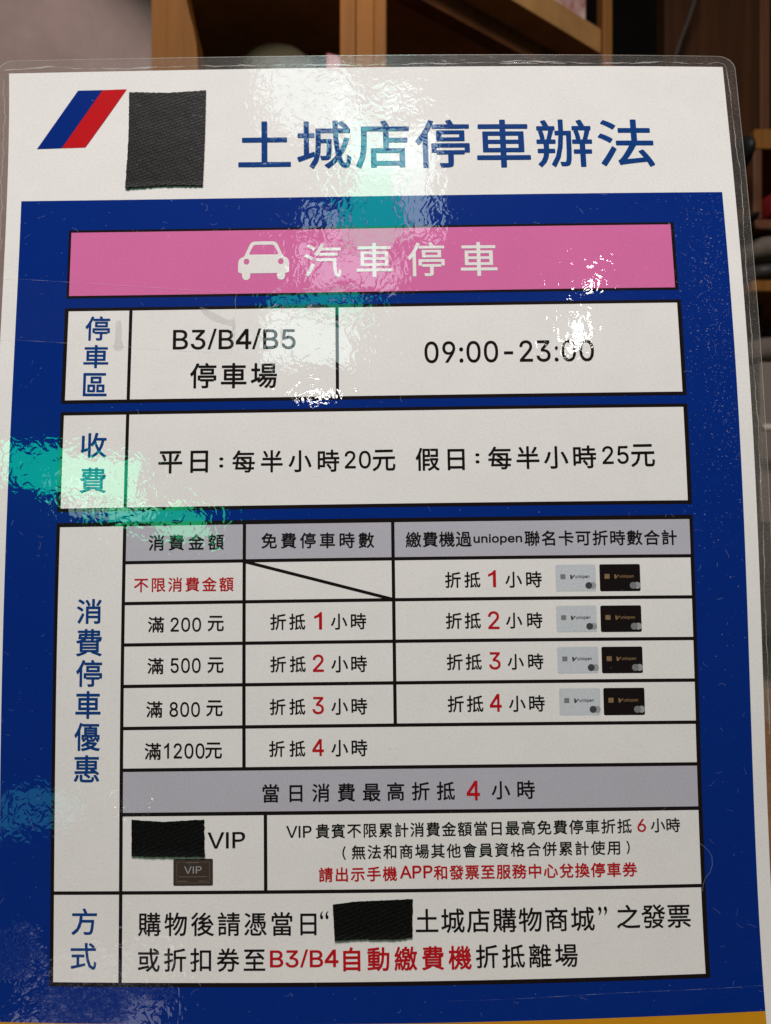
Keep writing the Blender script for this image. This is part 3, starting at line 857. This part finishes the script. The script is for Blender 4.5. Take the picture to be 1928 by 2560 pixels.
box(18.05, 52.94, 192.5, 74.38)
cell('banner', 18.05 + .75, 52.94 + .75, 192.5 - .9, 74.38 - .75, PINKM, 'heading_banner')
box(UL, 77.39, UR, 106.07)
cell('area_h', UL + O * 1.1, 77.39 + O, C1 - I, 106.07 - O)
cell('area', C1 + I, 77.39 + O, D2 - I, 106.07 - O)
cell('hours', D2 + I, 77.39 + O, UR - 1.1, 106.07 - O)
box(UL, 108.54, UR, 137.13)
cell('fee_h', UL + O, 108.54 + O, C1 - I, 137.13 - O)
cell('fee', C1 + I, 108.54 + O, UR - 1.1, 137.13 - O)
box(UL, VT['tT'], UR, VT['tB'])
cell('left_h', UL + O, VT['tT'] + 1.2, C1 - I, VT['m'] - I)
cell('m_h', UL + O, VT['m'] + I, C1 - I, VT['tB'] - 1.1)
cell('m', C1 + I, VT['m'] + I, UR - 1.2, VT['tB'] - 1.1)
cell('h1', C1 + I, VT['tT'] + 1.2, C2 - I, VT['h'] - I, GREYM)
cell('h2', C2 + I, VT['tT'] + 1.2, C3 - I, VT['h'] - I, GREYM)
cell('h3', C3 + I, VT['tT'] + 1.2, UR - .9, VT['h'] - I, GREYM)
rows = ['h', 'a', 'b', 'd', 'e', 'f']
for a, b in zip(rows[:-1], rows[1:]):
    va, vb = VT[a] + I, VT[b] - I
    cell(b + '1', C1 + I, va, C2 - I, vb)
    if b == 'f':
        cell(b + '2', C2 + I, va, UR - 1.1, vb)
    else:
        cell(b + '2', C2 + I, va, C3 - I, vb)
        cell(b + '3', C3 + I, va, UR - 1.0, vb)
cell('g', C1 + I, VT['f'] + I, UR - 1.1, VT['g'] - .5, GREYM)
cell('v1', C1 + I, VT['g'] + .5, VD - I, VT['m'] - I)
cell('v2', VD + I, VT['g'] + .5, UR - 1.1, VT['m'] - I)
v, f = ribbon([(C2 + .1 + (C3 - C2) * k / 8, 151.75 + (162.75 - 151.75) * k / 8) for k in range(9)], .85)
sheet_mesh('diagonal_line', v, f, BLACKM, CELL['a2'], .12)

# ---- lettering: one mesh for each ink in each cell
byc = {}
for (cl, s, ink, w, u0, u1, vl, vr, h) in TEXT:
    byc.setdefault((cl, ink), []).append(text_mesh(s, w, u0, u1, vl, vr, h))
for (cl, ink), parts in byc.items():
    if cl == 'title':
        text_obj(parts, INK[ink], notice, .07, 'title_lettering')
    else:
        text_obj(parts, INK[ink], CELL[cl], .15)

# ---- car pictogram on the banner
cu, cv, cw, ch = 67.35, 57.3, 14.87, 12.15


def cp(pts):
    return [(cu + x / 220 * cw, cv + y / 165 * ch) for x, y in pts]


half = [(110, 0), (66, 1), (57, 5), (50, 13), (30, 56), (24, 66), (10, 72), (3, 80), (0, 92), (0, 128), (4, 134), (17, 137), (18, 152), (22, 160), (30, 165), (40, 165), (48, 160), (52, 151), (53, 137), (110, 137)]
body = half + [(220 - x, y) for x, y in reversed(half[1:-1])]
wind = [(72, 15), (148, 15), (156, 20), (173, 52), (169, 57), (51, 57), (47, 52), (64, 20)]
v, f = fill([cp(body), cp(wind), cp(circle(36, 87, 12.5)), cp(circle(184, 87, 12.5))])
sheet_mesh('car_pictogram', v, f, CELLM, CELL['banner'], .13)

# ---- bank card pictures
cards = [('a3', (155.6, 153.71, 166.47, 160.98), (167.5, 153.69, 178.39, 161.09)),
         ('b3', (155.48, 164.93, 166.4, 172.07), (167.41, 164.98, 178.35, 172.17)),
         ('d3', (155.5, 176.11, 166.52, 183.19), (167.4, 176.15, 178.33, 183.29)),
         ('e3', (155.72, 187.26, 166.71, 194.42), (167.59, 187.24, 178.55, 194.53))]
for key, wb, bb in cards:
    for q, dark in ((wb, False), (bb, True)):
        u0, v0, u1, v1 = q
        W, H = u1 - u0, v1 - v0
        c = sheet_mesh('black_card_picture' if dark else 'silver_card_picture', *fill([round_rect(u0, v0, u1, v1, .45)]), BLACKM if dark else SILVER, CELL[key], .12)
        ps = [(c, 'x')]
        chip = fill([round_rect(u0 + .12 * W, v0 + .36 * H, u0 + .245 * W, v0 + .54 * H, .15)])
        mark = fill([circle(u0 + .82 * W, v0 + .79 * H, .085 * W)])
        mark2 = fill([circle(u0 + .92 * W, v0 + .79 * H, .085 * W)])
        txt = text_mesh('uniopen', .01, u0 + .49 * W, u0 + .84 * W, v0 + .46 * H, v0 + .46 * H, .15 * H)
        arrow = fill([[(u0 + .36*W, v0 + .38*H), (u0 + .40*W, v0 + .38*H), (u0 + .41*W, v0 + .46*H), (u0 + .46*W, v0 + .38*H), (u0 + .48*W, v0 + .40*H), (u0 + .40*W, v0 + .54*H), (u0 + .37*W, v0 + .54*H)]])
        pm = CELL[key]
        sheet_mesh('card_chip', *chip, GOLD if dark else GREYT, pm, .15)
        sheet_mesh('card_circle', *mark2, LIGHTG, pm, .14)
        sheet_mesh('card_circle', *mark, GREYT if dark else DARKG, pm, .15)
        text_obj([txt, (np.array(arrow[0]), arrow[1])], GOLD if dark else DARKG, pm, .17, 'card_lettering')

# ---- membership card picture
pm = CELL['v1']
u0, v0, u1, v1 = 50.78, 231.2, 61.46, 238.2
sheet_mesh('membership_card_picture', *fill([round_rect(u0, v0, u1, v1, .4)]), BROWNC, pm, .12)
fr = fill([round_rect(u0 + .9, v0 + .8, u1 - .9, v1 - .7, .3), round_rect(u0 + 1.02, v0 + .92, u1 - 1.02, v1 - .82, .25)])
bars = [fill([[(a, b), (c_, b), (c_, b + .22), (a, b + .22)]]) for a, b, c_ in ((54.3, 232.1, 57.6), (52.2, 235.75, 59.9), (52.0, 236.9, 54.6), (57.6, 236.9, 60))]
sheet_mesh('card_frame', *merge([fr] + bars), BROWNL, pm, .14)
text_obj([text_mesh('VIP', .0, 53.72, 58.4, 234.1, 234.1, 1.85)], LIGHTG, pm, .15, 'card_lettering')

# ---- dust and fibres on the film
specks = []


def on_blue(u, v):
    return 4.5 < u < 206 and 43.5 < v < 273 and not (UL - .3 < u < UR + .3 and 77 < v < 264.3 and not (106.2 < v < 108.4) and not (137.3 < v < 140))


while len(specks) < 1500:
    if rng.random() < .45:
        u, v = 206.3 - abs(rng.normal(0, 9)), rng.normal(85, 34)
        if v < 43.5:
            continue
    else:
        u, v = rng.uniform(2, 208), rng.uniform(2, 290)
    if not on_blue(u, v) and rng.random() < .8:
        continue
    r = abs(rng.normal(0, .045)) + .03
    e = rng.uniform(1, 2.6)
    a0 = rng.uniform(0, 3.14)
    pts = []
    for a in (0, 1.05, 2.09, 3.14, 4.19, 5.24):
        x, y = r * e * math.cos(a), r * math.sin(a)
        pts.append((u + x * math.cos(a0) - y * math.sin(a0), v + x * math.sin(a0) + y * math.cos(a0)))
    specks.append((pts, [(0, 1, 2, 3, 4, 5)]))
for _ in range(170):
    while 1:
        u, v = rng.uniform(3, 207), rng.uniform(3, 285)
        if on_blue(u, v) or rng.random() < .12:
            break
    L = rng.uniform(.6, 2.6)
    a = rng.uniform(0, 6.28)
    k = rng.uniform(-1.6, 1.6)
    pts = [(u, v)]
    for i in range(9):
        a += k / 9 + rng.normal(0, .12)
        pts.append((pts[-1][0] + L / 9 * math.cos(a), pts[-1][1] + L / 9 * math.sin(a)))
    specks.append(ribbon(pts, rng.uniform(.04, .085)))
v, f = merge(specks)
DUST = clear_mat('dust', (.80, .82, .86), .17, .22, .02, .4)
tag(sheet_mesh('dust_specks', v, f, DUST, notice, .2, smooth=False), kind='stuff')
# one long hair and the pale edge line of another clear tape
hair = [(191.6, 228.6), (192.8, 229.5), (194.1, 230.9), (194.9, 232.4), (194.9, 234.6), (194.2, 236.6), (192.9, 238.0), (192.3, 239.6), (192.0, 241.5)]
sheet_mesh('hair', *ribbon(hair, .07), clear_mat('hair', (.7, .75, .85), .35, .2, .02, .4), notice, .2)
sc_parts = []
for (a, b) in (((124, 267.9), (209.5, 266.4)),):
    tt = np.linspace(0, 1, 300)
    w = np.clip(.05 + .05 * np.sin(tt * 60) + rng.normal(0, .03, 300), .015, .16)
    w *= np.clip((tt - .0) * 3, .2, 1)
    sc_parts.append(ribbon(np.stack([a[0] + (b[0]-a[0]) * tt, a[1] + (b[1]-a[1]) * tt + .12 * np.sin(tt * 9)], -1), w))
sheet_mesh('tape_edge_line', *merge(sc_parts), DUST, notice, .2)

# ---------------------------------------------------------------- black cloth tape patches stuck on the film


def tape(loop, h, label, rag, lift):
    loop = np.array(loop, float)
    pts = []
    for k in range(len(loop)):
        a, b = loop[k], loop[(k + 1) % len(loop)]
        L = np.linalg.norm(b - a)
        m = max(2, int(L / .5))
        nrm = np.array([-(b - a)[1], (b - a)[0]]) / L
        amp = rag[k % len(rag)]
        for i in range(m):
            t = i / m
            pts.append(a + (b - a) * t + nrm * (rng.normal(0, amp) if i else 0))
    v, f = fill([[tuple(q) for q in pts]])
    n0 = len(pts)
    org = Vector(S([loop.mean(0)], 0)[0])
    c = loop.mean(0)
    base = len(v)
    P = np.array(v)
    vmax = P[:, 1].max()
    hh = h + lift * np.clip(1 - (vmax - P[:, 1]) / 2.5, 0, 1) ** 2
    # side wall follows the outline
    ring = np.array(pts)
    hr = h + lift * np.clip(1 - (vmax - ring[:, 1]) / 2.5, 0, 1) ** 2
    nr = len(ring)
    allv = np.concatenate([P, ring, ring])
    allh = np.concatenate([hh, hr, hr * 0 + .16 + np.maximum(hr - h, 0) * .8])
    fs = list(f) + [(base + k, base + (k + 1) % nr, base + nr + (k + 1) % nr, base + nr + k) for k in range(nr)]
    o = sheet_mesh('black_tape', allv, fs, tape_mat(), None, allh, smooth=False, origin=org)
    o.location = org
    return tag(o, label, 'tape', 'black tape patches covering words on the notice')


big = tape([(34.86, 7.5), (46.15, 7.95), (57.6, 7.25), (57.25, 23.4), (56.75, 39.1), (45, 38.9), (34.0, 39.5), (34.75, 23)], .42,
     'largest black cloth tape patch, upright, between the striped emblem and the blue title', (.06, .06, .03, .03, .09, .09, .05, .05), .22)
lint = []
for _ in range(60):
    u, v, L, a = rng.uniform(36, 56), rng.uniform(9, 35), rng.uniform(.3, 1.3), rng.uniform(-.6, .6)
    v = v if rng.random() < .5 else 9 + (v - 9) * .4
    lint.append(ribbon([(u + L * s * math.cos(a) - 0, v + L * s * math.sin(a) + .15 * math.sin(s * 4)) for s in np.linspace(0, 1, 6)], rng.uniform(.04, .09)))
tag(sheet_mesh('lint', *merge(lint), DUST, big, .445, smooth=False, origin=big.location), kind='stuff')
tape([(39.5, 220.8), (47.6, 221.45), (59.1, 220.95), (59.3, 230.6), (47.7, 230.5), (39.6, 230.25)], .36,
     'black tape patch directly left of the letters VIP, above the small brown card picture', (.04, .04, .07, .07, .07, .03), .3)
tape([(93.7, 243.3), (99.4, 242.6), (107.9, 242.3), (115.2, 242.1), (114.9, 251.8), (109.6, 252.25), (100.5, 252.05), (94.15, 252.4)], .36,
     'black tape patch in the bottom row of the table, between two quotation marks', (.04, .04, .04, .05, .06, .06, .06, .04), .3)

# ---------------------------------------------------------------- clear tape strip on the left of the notice
a = np.linspace(0, 1, 60)
topl = np.stack([-.5 + 67.6 * a, 67.8 + 5.6 * a], -1)
botl = np.stack([-.3 + 66.1 * a, 86.55 + 5.35 * a], -1)
endl = np.array([(67.1, 73.4), (66.6, 76), (66.9, 78.5), (66.1, 81), (66.4, 83.5), (65.7, 86), (65.9, 89), (65.7, 91.9)])
org = Vector(S([(33, 80)], .2)[0])
tuv = np.concatenate([topl, botl])
strip = sheet_mesh('clear_tape', tuv, [(i, i + 1, 60 + i + 1, 60 + i) for i in range(59)],
                   clear_mat('clear_tape', (.8, .78, .74), .003, .004, .004, .05), None, .22, origin=org)
strip.location = org
tag(strip, 'clear sticky tape strip across the left side of the notice, over the pink banner end', 'tape')
ew = np.clip(.07 + .05 * np.sin(a * 50) + rng.normal(0, .02, 60), .02, .2)
v, f = merge([ribbon(topl, ew), ribbon(botl, ew), ribbon(np.array(endl), .10)])
sheet_mesh('tape_edge', v, f, clear_mat('tape_edge', (.80, .76, .72), .22, .35, .08, .1), strip, .24, origin=org)
# torn glue smear at the end of the strip and a dried drop of glue
sm = [(56.3, 77.5), (59, 78.3), (62, 80.2), (64.6, 81.5), (66.6, 81.2), (67, 84), (66.5, 87.8), (65.8, 86), (65.6, 83.4), (63, 82.8), (60, 81.6), (57.6, 79.9)]
gv, gf = fill([sm])
sheet_mesh('glue_smear', gv, gf, clear_mat('glue_smear', (.62, .61, .58), .10, .32, .08, .12), strip, .26, origin=org)
dr = [(32.4, 82.2), (33.1, 81.2), (33.9, 81.4), (34.2, 83.5), (34.2, 87), (34.9, 89.3), (34.3, 90.4), (32.8, 90.5), (31.9, 89.6), (32.4, 87.4)]
gv, gf = fill([dr])
sheet_mesh('glue_drop', gv, gf, clear_mat('glue_drop', (.60, .59, .56), .10, .28, .08, .1), strip, .26, origin=org)

# ---------------------------------------------------------------- background


def at(px, py, D):
    """photograph position -> world point at distance D in front of the camera"""
    return Vector(((px - 964) / 1926 * D, D, 1.2 - (py - 1280) / 1926 * D))


def mesh_obj(name, verts, faces, mat, parent=None, loc=(0, 0, 0), smooth=False, bevel=0.0):
    me = bpy.data.meshes.new(name)
    bm = bmesh.new()
    vs = [bm.verts.new(Vector(v) - Vector(loc)) for v in verts]
    for q in faces:
        bm.faces.new([vs[i] for i in q])
    bmesh.ops.recalc_face_normals(bm, faces=bm.faces)
    if bevel:
        bmesh.ops.bevel(bm, geom=list(bm.edges), offset=bevel, segments=2, affect='EDGES', profile=.6)
    bm.to_mesh(me)
    bm.free()
    me.materials.append(mat)
    if smooth:
        me.shade_smooth()
    o = bpy.data.objects.new(name, me)
    if parent is None:
        o.location = loc
    return link(o, parent)


BF = [(0, 1, 2, 3), (7, 6, 5, 4), (0, 4, 5, 1), (1, 5, 6, 2), (2, 6, 7, 3), (3, 7, 4, 0)]


def bxv(x0, x1, y0, y1, z0, z1):
    return [(x0, y0, z0), (x1, y0, z0), (x1, y1, z0), (x0, y1, z0), (x0, y0, z1), (x1, y0, z1), (x1, y1, z1), (x0, y1, z1)]


def bx(name, x0, x1, y0, y1, z0, z1, mat, parent=None, loc=None, bevel=.0):
    return mesh_obj(name, bxv(x0, x1, y0, y1, z0, z1), BF, mat, parent, loc if loc is not None else ((x0+x1)/2, (y0+y1)/2, z0), bevel=bevel)


def tube(name, pts, r, mat, parent=None, loc=(0, 0, 0), n=10):
    pts = [Vector(p) for p in pts]
    vs, fs = [], []
    for i, p in enumerate(pts):
        t = (pts[min(i+1, len(pts)-1)] - pts[max(i-1, 0)]).normalized()
        x = t.cross(Vector((0, 1, 0.01))).normalized()
        y = t.cross(x)
        for k in range(n):
            a = 2 * math.pi * k / n
            vs.append(p + (x * math.cos(a) + y * math.sin(a)) * r)
    for i in range(len(pts) - 1):
        for k in range(n):
            fs.append((i*n+k, i*n+(k+1) % n, (i+1)*n+(k+1) % n, (i+1)*n+k))
    fs.append(tuple(range(n)))
    fs.append(tuple((len(pts)-1)*n + k for k in range(n)))
    return mesh_obj(name, vs, fs, mat, parent, loc, smooth=True)


WOOD = plain_mat('pine_wood', (.19, .078, .016), .6, .25, 9.0, (7, 7, .35), .0004, .1)  # one pine tone with grain, shared by posts, boards and counter
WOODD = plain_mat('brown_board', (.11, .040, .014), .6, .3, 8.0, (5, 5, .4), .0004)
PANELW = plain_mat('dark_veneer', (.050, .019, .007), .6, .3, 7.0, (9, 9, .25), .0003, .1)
DARK = plain_mat('dark_backing', (.007, .005, .004), .8, .4, 3.0)
WALLM = plain_mat('mauve_plaster', (.255, .185, .165), .9, .10, 26.0, (1, 1, 1), .001)

# near-black backdrop for the unlit room behind, and the counter below
o = bx('counter_top', -.6, .6, .16, .60, float(BASE.z) - .032, float(BASE.z) - .0022, WOOD, None, bevel=.004)
tag(o, 'wooden counter ledge the laminated notice stands on', 'counter')
o = bx('dark_backdrop', -3, 3, 2.6, 2.7, 0, 3.2, DARK)  # dark gap between the furniture painted as a near-black sheet
tag(o, 'near-black backdrop far behind the shelves, the gloom put into its colour', 'wall')
o = bx('floor', -3, 3, -2.5, 2.6, -.05, 0, DARK)
tag(o, kind='structure')
xw = at(388, 0, .80).x
o = bx('plaster_wall', -1.6, xw, .80, .92, 0, 2.6, WALLM)
tag(o, 'mauve brown plaster wall left of the wooden shelf unit', 'wall')

# shelf unit
shelf = empty('wooden_shelf_unit', (-.05, .75, 0), 'open pine shelf unit with upright posts and a slanting board behind the notice', 'shelf')
L0 = Vector((-.05, .75, 0))
D = .74
pl = [(379, -260), (379, 420), (494, 420), (494, 150), (491, 110), (484, 70), (474, 35), (466, 0), (455, -60), (440, -260)]  # right side of the outline curves like the shadow boundary on the post
fr_ = [at(x, y, D) for x, y in pl]
bk_ = [p + Vector((0, .035, 0)) for p in fr_]
m_ = len(pl)
mesh_obj('post', fr_ + bk_, [tuple(range(m_)), tuple(range(2*m_-1, m_-1, -1))] + [(k, (k+1) % m_, m_+(k+1) % m_, m_+k) for k in range(m_)], WOOD, shelf, L0)
for (x0, x1, dy) in ((850, 889, 0), (889.5, 935, .004), (935.5, 966, .001)):
    a, b = at(x0, 0, .70), at(x1, 0, .70)
    bx('post', a.x, b.x, .70 + dy, .73 + dy, .9, 2.1, WOOD, shelf, L0, bevel=.001)
# slanting board: its edge runs away to the right
e1 = at(1509, 138, 1.0)
dr_ = Vector((.784, .62, 0))
bk = Vector((-.62, .784, 0))
th = Vector((0, 0, .032))
A = e1 - dr_ * .62
vv = [A, e1, e1 + bk * .34, A + bk * .34]
mesh_obj('shelf_board', [p for p in vv] + [p + th for p in vv], BF, plain_mat('pale_pine_edge', (.34, .18, .065), .6, .15, 9.0, (3, 3, 3), .0003, .1), shelf, L0, bevel=.0015)
# rail fixed under the board
r0, r1 = e1 - dr_ * .60 + bk * .035, e1 - dr_ * .03 + bk * .035
vv = [r0, r1, r1 + bk * .02, r0 + bk * .02]
mesh_obj('rail', [p - Vector((0, 0, .026)) for p in vv] + [p - Vector((0, 0, .0005)) for p in vv], BF, WOODD, shelf, L0, bevel=.001)
q0, q1 = at(1508, 0, .985), at(1531, 0, .985)
bx('post', q0.x, q1.x, .985, 1.015, .2, 2.2, WOOD, shelf, L0, bevel=.001)
zl = at(0, 230, .78).z
bx('shelf_board', -.30, .20, .78, 1.10, zl - .02, zl, WOODD, shelf, L0, bevel=.001)
bx('back_panel', -.36, .24, 1.16, 1.17, .6, 2.2, plain_mat('brown_backing', (.11, .075, .055), .8, .35, 4.0), shelf, L0)

# things on the shelf
prof = []
cx_ = at(690, 0, .86)
for k in range(13):
    a = math.pi / 2 * k / 12
    prof.append((.062 * math.cos(a) ** .8 if k < 12 else 0.0, zl + .0005 + (at(0, 107, .86).z - zl) * math.sin(a) ** .9))
vs, fs = [], []
ns = 28
for r_, z_ in prof:
    for k in range(ns):
        a = 2 * math.pi * k / ns
        vs.append((cx_.x + r_ * 1.0 * math.cos(a) * (1 + .05 * math.sin(3 * a)), .87 + r_ * .7 * math.sin(a), z_))
for i in range(len(prof) - 1):
    for k in range(ns):
        fs.append((i*ns+k, i*ns+(k+1) % ns, (i+1)*ns+(k+1) % ns, (i+1)*ns+k))
o = mesh_obj('cloth_bundle', vs, fs, plain_mat('beige_cloth', (.085, .07, .038), .9, .15, 30.0), None, (cx_.x, .87, zl), smooth=True)
tag(o, 'blurred beige rounded bundle on the shelf behind the top edge of the notice', 'bundle')
p0, p1, p2 = at(815, 150, .84), at(905, 152, .84), at(815, 133, .84)
vv = [Vector((p0.x, .84, zl + .0005)), Vector((p1.x, .84, zl + .0005)), Vector((p1.x, .875, zl + .0005)), Vector((p0.x, .875, zl + .0005))]
tp = [Vector((p0.x, .84, at(0, 130, .84).z)), Vector((p1.x, .84, at(0, 152, .84).z)), Vector((p1.x, .875, at(0, 152, .84).z)), Vector((p0.x, .875, at(0, 130, .84).z))]
o = mesh_obj('pink_packet', vv + tp, BF, plain_mat('pink_packet', (.42, .05, .075), .45, .3, 20.0, (1, 1, 1), 0, .5, (.62, .25, .28)), None, (p0.x, .84, zl), bevel=.002)
tag(o, 'blurred crimson packet beside the beige bundle, behind the notice', 'packet')
# red and white printed carton on the slanting board
c0 = e1 + th - dr_ * .028 + bk * .006 + Vector((0, 0, .0006))
c1 = c0 - dr_ * .15
vv = [c1, c0, c0 + bk * .07, c1 + bk * .07]
CART = plain_mat('red_white_carton', (.50, .10, .09), .5, .35, 42.0, (1, 1, .45), 0, .5, (.74, .66, .58))
o = mesh_obj('printed_carton', vv + [p + Vector((0, 0, .13)) for p in vv], BF, CART, None, c1, bevel=.002)
tag(o, 'red and white printed carton standing on the slanting shelf board', 'carton')

# cabinet side at the right
cab = empty('wooden_cabinet', (.60, 1.35, 0), 'tall brown veneered cabinet behind the top right corner of the notice', 'cabinet')
CL = Vector((.60, 1.35, 0))
x0, x1, x2 = at(1662, 0, 1.3).x, at(1897, 0, 1.3).x, at(1923, 0, 1.3).x
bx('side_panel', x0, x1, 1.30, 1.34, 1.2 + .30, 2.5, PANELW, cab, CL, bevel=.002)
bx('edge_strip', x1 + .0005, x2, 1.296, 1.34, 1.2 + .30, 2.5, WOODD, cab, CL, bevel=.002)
pts = [at(1745, -60, 1.26), at(1738, 0, 1.26), at(1722, 50, 1.265), at(1702, 100, 1.27), at(1688, 145, 1.275), at(1680, 240, 1.28), at(1676, 330, 1.285)]
o = tube('hanging_cable', pts, .0036, plain_mat('grey_cable', (.05, .034, .025), .6, .1), None, pts[-1])
tag(o, 'thin grey cable hanging in front of the brown cabinet', 'cable')

# rack at the right edge with blurred goods
rack = empty('side_rack', (.55, 1.0, 0), 'pine rack with short boards seen past the right edge of the notice', 'rack')
RL = Vector((.55, 1.0, 0))


def rb(name, xa, xb, ya, yb, D, dep, mat, parent=rack, loc=RL, bev=.002):
    a, b = at(xa, yb, D), at(xb, ya, D)
    return bx(name, a.x, b.x, D, D + dep, a.z, b.z, mat, parent, loc, bevel=bev)


rb('board', 1886, 2300, 322, 372, 1.0, .2, WOOD)
rb('board', 1888, 2300, 548, 572, 1.0, .2, WOODD)
rb('board', 1880, 2300, 700, 728, 1.0, .2, WOOD)
rb('post', 1884, 1906, 372.5, 547, 1.0, .03, WOODD)
rb('post', 1884, 1906, 728.5, 1900, 1.06, .03, DARK)


def blob(name, cxp, cyp, rx, ry, D, mat, label, cat, pw=2.6):
    c = at(cxp, cyp, D)
    RX, RZ = rx / 1926 * D, ry / 1926 * D
    vs, fs = [], []
    nu_, nv_ = 24, 14
    for j in range(nv_ + 1):
        ph = math.pi * j / nv_ - math.pi / 2
        for i in range(nu_):
            t = 2 * math.pi * i / nu_
            sg = lambda q: math.copysign(abs(q) ** (2 / pw), q)
            vs.append((c.x + RX * sg(math.cos(ph)) * sg(math.cos(t)), c.y + .05 + .05 * sg(math.cos(ph)) * sg(math.sin(t)), c.z + RZ * sg(math.sin(ph))))
    for j in range(nv_):
        for i in range(nu_):
            fs.append((j*nu_+i, j*nu_+(i+1) % nu_, (j+1)*nu_+(i+1) % nu_, (j+1)*nu_+i))
    o = mesh_obj(name, vs, fs, mat, None, (c.x, c.y + .05, c.z - RZ), smooth=True)
    return tag(o, label, cat)


BLK = plain_mat('black_plastic', (.010, .010, .011), .5, .3)
GRYB = plain_mat('grey_brown_cloth', (.13, .105, .085), .85, .25, 24.0)
TAUPE = plain_mat('taupe_box', (.17, .145, .12), .7, .12)
CREAM = plain_mat('cream_plastic', (.50, .44, .36), .5, .06)
TAN = plain_mat('tan_wood', (.30, .20, .115), .6, .12, 6.0, (4, 4, .6))
blob('black_bag', 1884, 355, 26, 44, .93, BLK, 'small black bag at the topmost board of the right hand rack', 'bag', 2.0)
blob('red_packet', 1951, 500, 16, 34, .99, plain_mat('red_packet', (.22, .012, .012), .5, .2), 'red packet on the second board of the rack, cut by the frame', 'packet')
blob('black_knob', 1900, 530, 12, 14, .97, BLK, 'round black ball beside the rack post', 'knob', 2.0)  # dark knob by the rack post, shaped as a small ellipsoid
blob('grey_bundle', 1945, 610, 60, 36, 1.0, GRYB, 'grey brown cloth bundle between two boards of the rack', 'bundle')
blob('dark_tub', 1940, 672, 60, 26, 1.0, plain_mat('dark_tub', (.03, .027, .026), .5, .3), 'dark tub standing on the orange rack board', 'tub')
blob('rolled_cloth', 1950, 868, 56, 38, .96, GRYB, 'rolled taupe cloth lying above the pale box at the right edge', 'cloth')
o = rb('taupe_box', 1900, 2250, 905, 1325, .95, .2, TAUPE, None, None)
tag(o, 'plain taupe box standing behind the right edge of the notice', 'box')
pts = [at(1908, 1069, .90), at(2200, 1066, .90)]
o = tube('white_rail', pts, .0042, CREAM, None, pts[0])
tag(o, 'thin white rail in front of the taupe box', 'rail')
blob('dark_cushion', 1960, 1470, 75, 165, .90, plain_mat('dark_cushion', (.055, .046, .038), .8, .25, 30.0), 'dark grey rounded cushion above the cream tray at the right edge', 'cushion', 3.2)
o = rb('cream_tray', 1880, 2250, 1560, 1722, .98, .2, CREAM, None, None, .008)
tag(o, 'cream plastic tray at the right edge below the dark cushion', 'tray')
o = rb('tan_board', 1860, 2300, 1724, 2560, .97, .03, TAN, None, None, .002)
tag(o, 'upright tan wooden board below the cream tray', 'board')
